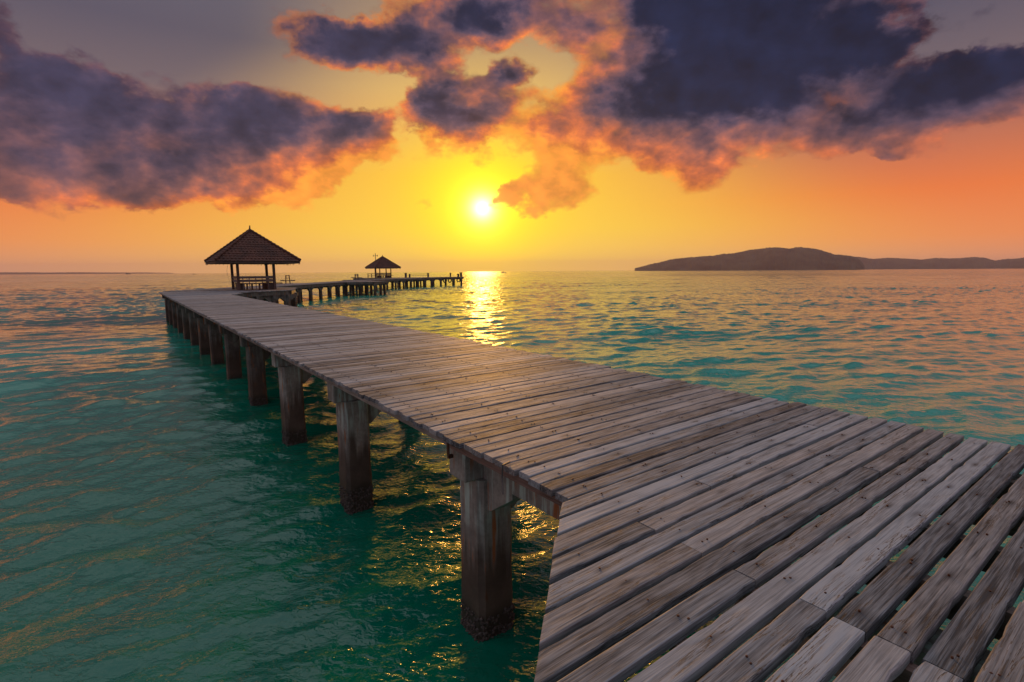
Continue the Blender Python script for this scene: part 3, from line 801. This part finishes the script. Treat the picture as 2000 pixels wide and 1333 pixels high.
# landing beside the bend, carrying the large shelter
pp = [(-22.2, 40.5), (-21.3, 39.3), (-18.9, 44.9), (-21.4, 51.8), (-25.35, 53.0), (-25.35, 44.6)]
org = (-21.6, 46.0)
L1 = empty('landing_stage', (*org, 0), label='square plank landing jutting from the bend of the pier, carrying the large tiled shelter', cat='landing')
loc_ = lambda P_, o_: [(x - o_[0], y - o_[1]) for x, y in P_]
lp = loc_(pp, org)
decking(L1, lp, ANG + R(90), 0.16, 1).build('deck_planks', M_DECK, L1, kind='stuff')
edge_beams(L1, lp, [1, 2, 3])
fd = Vector((3.1, 6.3, 0)).normalized(); fn = Vector((-fd.y, fd.x, 0))
for k, tt in enumerate((0.9, 2.5, 4.1, 5.6)):
    a = Vector((-21.3, 39.3, 0)) + fd * tt + fn * 0.55
    b = a + fn * (3.4 if k else 1.0)
    bent(L1, (a.x - org[0], a.y - org[1]), (b.x - org[0], b.y - org[1]), 20 + 2 * k, w=0.45)
for a, b in (((-20.4, 48.6), (-23.2, 48.0)), ((-21.9, 51.2), (-24.5, 51.2))):
    bent(L1, (a[0] - org[0], a[1] - org[1]), (b[0] - org[0], b[1] - org[1]), 31, w=0.4)

# second length, straight out to sea
org = (-27.2, 74.0)
L2 = empty('boardwalk', (*org, 0), label='second straight length of boardwalk beyond the shelter, on a double row of arched concrete piles', cat='pier')
lp = loc_([(-25.35, 42.5), (-25.3, 105.0), (-29.0, 105.0), (-29.1, 46.5)], org)
clipbase = loc_([(-25.37, 45.5), (-25.3, 105.0), (-29.0, 105.0), (-29.25, 43.5), (-28.0, 42.9)], org)
decking(L2, clipbase, 0.0, 0.16, 2).build('deck_planks', M_DECK, L2, kind='stuff')
edge_beams(L2, lp, [0, 2])
bay = loc_([(-25.28, 79.0), (-21.2, 80.5), (-20.6, 87.5), (-25.28, 89.5)], org)
decking(L2, bay, 0.0, 0.16, 3, DECK_Z - 0.02).build('deck_planks', M_DECK, L2, kind='stuff')
edge_beams(L2, bay, [0, 1, 2])
bay2 = loc_([(-29.03, 67.0), (-31.6, 67.5), (-31.6, 73.5), (-29.03, 74.0)], org)
decking(L2, bay2, R(90), 0.16, 4, DECK_Z - 0.02).build('deck_planks', M_DECK, L2, kind='stuff')
edge_beams(L2, bay2, [1])
y = 51.8; k = 40
while y < 104:
    bent(L2, (-25.72 - org[0], y - org[1]), (-28.45 - org[0], y - org[1]), k); y += 3.62; k += 2
for yy in (81.2, 84.6, 87.3): bent(L2, (-21.35 - org[0], yy - org[1]), (-23.6 - org[0], yy - org[1]), k); k += 2
for yy in (68.0, 73.0): pile_at(L2, -31.2 - org[0], yy - org[1], 0.36, k, BARN_LOW[0], z1=1.72); k += 1

# third length bends slightly right
a0, a1 = Vector((-25.4, 104.5, 0)), Vector((-18.6, 129.0, 0)); e = (a1 - a0).normalized(); nn = Vector((-e.y, e.x, 0))
org = (-24.0, 117.0)
L3 = empty('boardwalk', (*org, 0), label='third distant length of boardwalk slanting right to the pier head', cat='pier')
b1 = a1 + nn * 3.7; b0 = a0 + nn * 3.7
lp = loc_([(a0.x, a0.y), (a1.x, a1.y), (b1.x, b1.y), (b0.x, b0.y)], org)
decking(L3, lp, math.atan2(nn.y, nn.x), 0.16, 5).build('deck_planks', M_DECK, L3, kind='stuff')
edge_beams(L3, lp, [0, 2])
tt = 1.5; k = 80
while tt < 24.5:
    a = a0 + e * tt + nn * 0.4; b = a + nn * 2.8
    bent(L3, (a.x - org[0], a.y - org[1]), (b.x - org[0], b.y - org[1]), k); tt += 3.6; k += 2

# pier head lying across the view
org = (-24.0, 134.0)
L4 = empty('pier_head', (*org, 0), label='distant pier head at the outer end with tyre fenders, bollards and the small shelter', cat='pier')
hp = [(-37.5, 122.5), (-24.5, 124.5), (-24.5, 134.0), (-38.0, 133.0)]
lp = loc_(hp, org); decking(L4, lp, 0.0, 0.16, 6, DECK_Z + 0.015).build('deck_planks', M_DECK, L4, kind='stuff'); edge_beams(L4, lp, [0, 3])
hp2 = [(-23.6, 128.6), (-12.6, 139.4), (-15.6, 143.2), (-26.8, 134.3)]
lp2 = loc_(hp2, org); decking(L4, lp2, R(134), 0.16, 7, DECK_Z + 0.02).build('deck_planks', M_DECK, L4, kind='stuff'); edge_beams(L4, lp2, [0, 1, 2], depth=0.45)
k = 110
for x0 in (-36.6, -33.4, -30.2, -27.0): bent(L4, (x0 - org[0], 123.6 - org[1]), (x0 - org[0] + 0.2, 131.5 - org[1]), k); k += 2
hd = Vector((10.2, 10.0, 0)).normalized(); hn = Vector((-hd.y, hd.x, 0))
for tt in (0.8, 2.6, 5.3, 7.9, 11.9, 14.7):
    a = Vector((-23.6, 128.6, 0)) + hd * tt + hn * 0.5; b = a + hn * 3.2
    bent(L4, (a.x - org[0], a.y - org[1]), (b.x - org[0], b.y - org[1]), k, w=0.5 if tt > 5 else 0.4, both=tt < 9); k += 2

# ---- bollards, rail and tyre fenders of the head
def head_pt(t, off=0.3): return Vector((-23.6, 128.6, DECK_Z + 0.04)) + hd * t + hn * off
def bollard(t, off, h, w, label):
    b = empty('bollard', head_pt(t, off), R(44), label=label, cat='bollard', group='mooring posts on the pier head')
    mb = MB(); mb.box(-w / 2, w / 2, -w / 2, w / 2, 0, h); mb.build('post', M_POST, b)
    mb = MB(); mb.box(-w * .75, w * .75, -w * .62, w * .62, h * 0.86, h); mb.tube((-w * .9, 0, h * .55), (w * .9, 0, h * .55), 0.05, n=6); mb.build('cap', M_METAL, b)
    return b
bollard(11.0, 0.4, 1.05, 0.26, 'single slim mooring post on the head between the rail and the outer corner')
bollard(14.6, 0.45, 1.2, 0.42, 'stout mooring post at the outermost right corner of the pier head')
bollard(14.0, 0.9, 0.8, 0.40, 'low stub post beside the stout corner post on the pier head')
rail = empty('railing', head_pt(0, 0), math.atan2(hd.y, hd.x), label='low two bar railing on the pier head between the lamp shelter and the tyres', cat='railing')
for x0, h, w in ((-2.6, 1.15, 0.38), (-1.5, 0.9, 0.3), (4.0, 1.1, 0.32)):
    mb = MB(); mb.box(x0 - w / 2, x0 + w / 2, 0.5 - w / 2, 0.5 + w / 2, 0, h); mb.build('post', M_POST, rail)
for z in (0.45, 0.85):
    mb = MB(); mb.tube((-1.36, 0.5, z), (3.83, 0.5, z), 0.045, n=6); mb.build('rail', M_METAL, rail)
for j, (t, dz_, lab) in enumerate(((8.8, 0.0, 'left of the three tyre fenders hanging on the pier head'), (10.4, 0.02, 'middle tyre fender hanging close beside its left neighbour on the pier head'), (13.3, 0.03, 'tyre fender hanging on its own by the corner pile of the pier head'))):
    c = Vector((-23.6, 128.6, 1.32 + dz_)) + hd * t - hn * 0.07
    q = (-hn).to_track_quat('Z', 'Y').to_matrix()
    t_ = empty('tyre_fender', c, 0, label=lab, cat='tyre', group='tyre fenders on the pier head')
    mb = MB(); mb.torus((0, 0, 0), 0.50, 0.15, q); me_t = mb.mesh('tread', M_RUBBER); me_t.shade_smooth(); link('tread', me_t, t_)
    mb = MB(); mb.tube((0, 0, 0.45), (hn.x * 0.12, hn.y * 0.12, 0.84), 0.03, n=5); mb.build('rope', M_RUBBER, t_)

# ================================================================ tiled shelters
def make_gazebo():
    g_ = empty('gazebo', (0, 0, 0), 0, label='large open shelter with steep clay tiled pyramid roof and slatted bench on the near landing', cat='gazebo', group='tiled shelters on the pier')
    hp_, ev, top, he = 1.44, 2.42, 5.12, 3.24      # half post spacing, eave height, ridge height, half eave
    for x in (-hp_, hp_):
        for y in (-hp_, hp_):
            mb = MB(); mb.box(-0.10, 0.10, -0.10, 0.10, 0, ev + 0.25); mb.build('post', M_POST, g_, loc=(x, y, 0))
    for sgn in (-1, 1):
        mb = MB(); mb.box(-hp_ - 0.3, hp_ + 0.3, sgn * hp_ - 0.06, sgn * hp_ + 0.06, ev + 0.25, ev + 0.42); mb.build('wall_plate', M_POST, g_)
        mb = MB(); mb.box(sgn * hp_ - 0.06, sgn * hp_ + 0.06, -hp_ - 0.3, hp_ + 0.3, ev + 0.42, ev + 0.57); mb.build('wall_plate', M_POST, g_)
    # roof boarding, fascia, tiles
    roof = MB(); zt = 0.10
    roof.add([(-he, -he, ev), (he, -he, ev), (he, he, ev), (-he, he, ev), (0, 0, top - 0.05),
              (-he, -he, ev - 0.04), (he, -he, ev - 0.04), (he, he, ev - 0.04), (-he, he, ev - 0.04), (0, 0, top - 0.16)],
             [(0, 1, 4), (1, 2, 4), (2, 3, 4), (3, 0, 4), (6, 5, 9), (7, 6, 9), (8, 7, 9), (5, 8, 9), (0, 5, 6, 1), (1, 6, 7, 2), (2, 7, 8, 3), (3, 8, 5, 0)])
    rf = roof.build('roof', M_POST, g_)
    tiles = MB(); gg = np.random.default_rng(77)
    nc = 13; slope = Vector((0, he, top - ev)); SL = slope.length; su = slope.normalized()   # up the slope on the -y face
    nrm0 = Vector((0, -su.z, su.y))
    for face in range(4):
        Mz = Matrix.Rotation(math.pi / 2 * face, 3, 'Z')
        for c in range(nc):
            u0 = c / nc; half = he * (1 - u0) + 0.02; cnt = max(1, int(round(2 * half / 0.29))); tw = 2 * half / cnt
            for q in range(cnt):
                xm = -half + (q + 0.5) * tw
                hi_half = he * (1 - (c + 1.05) / nc)
                lift = gg.uniform(0, 0.008); droop = gg.uniform(0, 0.02)
                vs = []
                for (f, zz, xsq) in ((-0.10, 0.085, 1.0), (1.08, 0.03, 1.0)):
                    for xo, zo in ((-0.5, 0.0), (-0.28, 0.035), (0.08, 0.035), (0.30, 0.0), (0.5, 0.0)):
                        xx = xm + xo * tw
                        lim = he * (1 - min(1.0, (c + max(f, 0)) / nc)) + 0.03
                        xx = max(-lim, min(lim, xx))
                        p_ = Vector((xx, -he, ev)) + su * (SL * (c + f) / nc - (droop if f < 0 else 0)) + nrm0 * (zz + zo + lift)
                        vs.append(Mz @ p_)
                    for xo in (-0.5, 0.5):
                        lim = he * (1 - min(1.0, (c + max(f, 0)) / nc)) + 0.03
                        xx = max(-lim, min(lim, xm + xo * tw))
                        vs.append(Mz @ (Vector((xx, -he, ev)) + su * (SL * (c + f) / nc - (droop if f < 0 else 0)) + nrm0 * (zz - 0.045)))
                # order: 0-4 top profile, 5-6 underside at lower end; 7-11, 12-13 at the upper end
                tiles.add(vs, [(0, 1, 8, 7), (1, 2, 9, 8), (2, 3, 10, 9), (3, 4, 11, 10), (5, 6, 4, 3, 2, 1, 0), (5, 12, 13, 6), (0, 7, 12, 5), (4, 6, 13, 11)])
    tiles.build('roof_tiles', M_TILE, rf, kind='stuff')
    for sx_, sy_ in ((-1, -1), (1, -1), (1, 1), (-1, 1)):
        mb = MB()
        for j in range(14):
            f0, f1 = j / 14, (j + 1.12) / 14
            a = Vector((sx_ * (he + 0.05) * (1 - f0), sy_ * (he + 0.05) * (1 - f0), ev + 0.10 + (top - ev) * f0 + 0.06))
            b = Vector((sx_ * (he + 0.05) * (1 - f1), sy_ * (he + 0.05) * (1 - f1), ev + 0.10 + (top - ev) * f1 + 0.03))
            mb.tube(a, b, 0.10, 0.075, 7)
        mb.build('ridge_cap', M_TILE, rf)
    mb = MB(); mb.tube((0, 0, top), (0, 0, top + 0.22), 0.13, 0.09, 8); mb.tube((0, 0, top + 0.22), (0.02, 0, top + 0.50), 0.065, 0.045, 7)
    mb.build('finial', M_TILE, rf)
    fr = MB()      # ragged drip strips hanging from the eave
    for face in range(4):
        Mz = Matrix.Rotation(math.pi / 2 * face, 3, 'Z')
        fr.box(-he + 0.02, he - 0.02, -he - 0.02, -he + 0.02, ev - 0.16, ev + 0.03, Mz)
        for q in range(20):
            x0 = -he + 0.15 + q * 0.29 + gg.uniform(-.04, .04)
            if gg.random() < 0.65: fr.box(x0 - 0.02, x0 + 0.02, -he - 0.025, -he + 0.0, ev - 0.16 - gg.uniform(0.03, 0.12), ev - 0.15, Mz)
    fr.build('fascia', M_POST, rf)
    # slatted benches on three sides
    for face in (0, 1, 3):
        Mz = Matrix.Rotation(math.pi / 2 * face, 3, 'Z')
        ext = 0.68 if face == 0 else 0.0
        for z0 in (0.69, 0.97):
            mb = MB(); mb.box(-hp_ + 0.09, hp_ - 0.09, -hp_ - 0.03, -hp_ + 0.02, z0, z0 + 0.21, Mz); mb.build('back_rail', M_BENCH, g_)
        for q in range(5):
            x0 = -hp_ + 0.35 + q * 0.51
            mb = MB(); mb.box(x0 - 0.03, x0 + 0.03, -hp_ + 0.025, -hp_ + 0.07, 0.02, 1.20, Mz); mb.build('back_slat', M_BENCH, g_)
        for q in range(3):
            y0 = -hp_ + 0.10 + q * 0.15
            if face: xa, xb = -hp_ + 0.60, hp_ - 0.1
            else: xa, xb = -hp_ - 0.10, hp_ + ext
            mb = MB(); mb.box(xa, xb, y0, y0 + 0.13, 0.50, 0.585, Mz); mb.build('seat_slat', M_POST, g_)
        for x0, hw_ in ((-hp_ + 0.7, 0.04), (-0.35, 0.04), (0.25, 0.04), (hp_ - 0.28, 0.26 if face == 0 else 0.04)):
            mb = MB(); mb.box(x0 - hw_, x0 + hw_, -hp_ + 0.12, -hp_ + 0.50, 0, 0.497, Mz); mb.build('bench_leg', M_POST, g_)
    return g_
GZ = make_gazebo()
GZ.location = (-23.15, 46.7, DECK_Z + 0.008); GZ.rotation_euler = (0, 0, ANG)
def copy_tree(o, parent=None):
    c = o.copy(); COL.objects.link(c)
    if parent is not None: c.parent = parent
    for ch in list(o.children): copy_tree(ch, c)
    return c
G2 = copy_tree(GZ)
G2.location = (-31.9, 129.5, DECK_Z + 0.03)
G2['label'] = 'small faraway shelter with dark tiled roof beside the lamp post on the pier head'
# low extra rails round the far shelter
fence_ = empty('railing', (-34.6, 126.6, DECK_Z + 0.02), ANG, label='low slatted railing at the left foot of the faraway shelter', cat='railing')
for x0 in (-0.6, 0.3, 1.2):
    mb = MB(); mb.box(x0 - .07, x0 + .07, -0.9, -0.76, 0, 1.1); mb.build('post', M_POST, fence_)
for z in (0.45, 0.95):
    mb = MB(); mb.box(-0.53, 1.13, -0.86, -0.80, z, z + 0.12); mb.build('rail', M_POST, fence_)

# cable hanging at the left post of the near shelter
mb = MB(); P0 = None
for j in range(17):
    f_ = j / 16; P1 = (-0.02 - 0.16 * math.sin(math.pi * f_), 0, 2.3 - 1.5 * f_)
    if P0: mb.tube(P0, P1, 0.010, n=5)
    P0 = P1
mb.build('hanging_cable', M_RUBBER, None, loc=(-25.42, 46.95, DECK_Z + 0.0), label='thin dark cable bowing out beside the left post of the near shelter', cat='cable')

# lamp post behind the far shelter
lp_ = empty('lamp_post', (-33.9, 130.5, DECK_Z + 0.02), R(20), label='tall thin lamp post with two arms rising behind the faraway shelter', cat='lamp post')
mb = MB(); mb.tube((0, 0, 0), (0, 0, 5.9), 0.11, 0.07, 8); mb.build('pole', M_METAL, lp_)
mb = MB(); mb.tube((-0.55, 0, 5.45), (0.55, 0, 5.45), 0.045, n=6); mb.build('arm', M_METAL, lp_)
for sgn in (-1, 1):
    mb = MB(); mb.tube((sgn * 0.5, 0, 5.45), (sgn * 0.5, 0, 5.70), 0.06, 0.06, 6); mb.tube((sgn * 0.5, 0, 5.30), (sgn * 0.5, 0, 5.45), 0.15, 0.10, 8); mb.build('lamp_head', M_METAL, lp_)
mb = MB(); mb.tube((0, 0, 5.9), (0, 0, 6.08), 0.1, 0.03, 8); mb.build('finial', M_METAL, lp_)

# back-to-back benches seen end on
def make_bench():
    b = empty('bench', (0, 0, 0), 0, label='back to back bench on the second boardwalk just right of the large shelter', cat='bench', group='double sided benches along the pier')
    for y0 in (-0.75, 0.75):
        for sx_ in (-0.24, 0.24):
            mb = MB(); mb.bar((sx_ * 1.1, y0, 0), (sx_ * 0.85, y0, 1.12), 0.10, 0.10, (0, 1, 0)); mb.build('back_post', M_POST, b)
        mb = MB(); mb.box(-0.21, 0.21, y0 - 0.04, y0 + 0.04, 1.02, 1.11); mb.build('top_rail', M_POST, b)
        mb = MB(); mb.box(-0.21, 0.21, y0 - 0.03, y0 + 0.03, 0.72, 0.78); mb.build('cross_rail', M_POST, b)
        mb = MB(); mb.box(-0.9, 0.9, y0 - 0.05, y0 + 0.05, 0.36, 0.435); mb.build('seat_bearer', M_POST, b)
        for sx_ in (-0.3, 0.3):
            mb = MB(); mb.bar((sx_, y0, 0.37), (sx_ * 2.1, y0, 0.40), 0.06, 0.08, (0, 1, 0)); mb.build('brace', M_POST, b)
    for x0 in (-0.95, -0.76, -0.57, 0.41, 0.60, 0.79):
        mb = MB(); mb.box(x0, x0 + 0.16, -0.95, 0.95, 0.44, 0.485); mb.build('seat_slat', M_BENCH, b)
    for sx_ in (-0.27, 0.27):
        mb = MB(); mb.box(sx_ - 0.02, sx_ + 0.02, -0.95, 0.95, 0.80, 0.95); mb.build('back_slat', M_BENCH, b)
    return b
B1 = make_bench(); B1.location = (-30.3, 70.5, DECK_Z - 0.01); B1.rotation_euler = (0, 0, R(22))
B2 = copy_tree(B1); B2.location = (-29.9, 100.5, DECK_Z - 0.01)
B2['label'] = 'faraway back to back bench standing left of the small distant shelter'
side_b = empty('landing_stage', (-30.2, 100.0, 0), label='small side landing under the faraway bench left of the distant shelter', cat='landing')
decking(side_b, [(-1.8, -2.2), (1.2, -2.2), (1.2, 3.0), (-1.8, 3.0)], R(90), 0.16, 9, DECK_Z - 0.02).build('deck_planks', M_DECK, side_b, kind='stuff')
mb = MB(); mb.box(-1.6, 1.1, -2.0, -1.8, 1.74, 2.07); mb.build('edge_beam', M_CONC_DARK, side_b)
for y0 in (-1.9, 2.6): pile_at(side_b, -1.4, y0, 0.34, 401, BARN_LOW[0], z1=1.73)

# ================================================================ boats on the horizon
def boat(x, y, L, rz, label, cabin=0.35, mast=0.25):
    b = empty('boat', (x, y, 0), rz, label=label, cat='boat')
    n = 13; P = []
    for j, f in enumerate(np.linspace(-1, 1, n)):
        wd_ = 0.13 * L * (1 - abs(f) ** 2.6) + 0.004 * L; sheer = 0.09 * L + 0.07 * L * f * f * (1.4 if f > 0 else 0.8)
        P.append([(f * L / 2, -wd_, sheer), (f * L / 2 * 0.93, -wd_ * 0.55, -0.03 * L), (f * L / 2 * 0.93, wd_ * 0.55, -0.03 * L), (f * L / 2, wd_, sheer), (f * L / 2, 0, sheer - 0.015 * L)])
    mb = MB(); vs = [p for r_ in P for p in r_]
    mb.add(vs, [(i_ * 5 + j, i_ * 5 + (j + 1) % 5, i_ * 5 + 5 + (j + 1) % 5, i_ * 5 + 5 + j) for i_ in range(n - 1) for j in range(5)] + [(0, 1, 2, 3, 4), tuple(5 * (n - 1) + j for j in (4, 3, 2, 1, 0))])
    mb.build('hull', M_PAINT, b)
    mb = MB(); mb.box(-0.30 * L, -0.02 * L, -0.07 * L, 0.07 * L, 0.085 * L, 0.085 * L + cabin * L * 0.5); mb.box(-0.33 * L, 0.01 * L, -0.08 * L, 0.08 * L, 0.087 * L + cabin * L * 0.5, 0.10 * L + cabin * L * 0.5); mb.build('cabin', M_PAINT, b)
    mb = MB(); mb.tube((0.08 * L, 0, 0.08 * L), (0.08 * L, 0, 0.08 * L + mast * L), 0.012 * L, 0.008 * L, 6); mb.build('mast', M_METAL, b)
    return b
boat(-13.8, 930.0, 9.5, R(8), 'small fishing boat on the horizon under the sun')
boat(-1470.0, 2000.0, 22.0, R(-6), 'larger dark vessel far off on the left horizon', 0.4, 0.15)
boat(-790.0, 1300.0, 8.0, R(15), 'tiny boat on the horizon between the left edge and the near shelter')
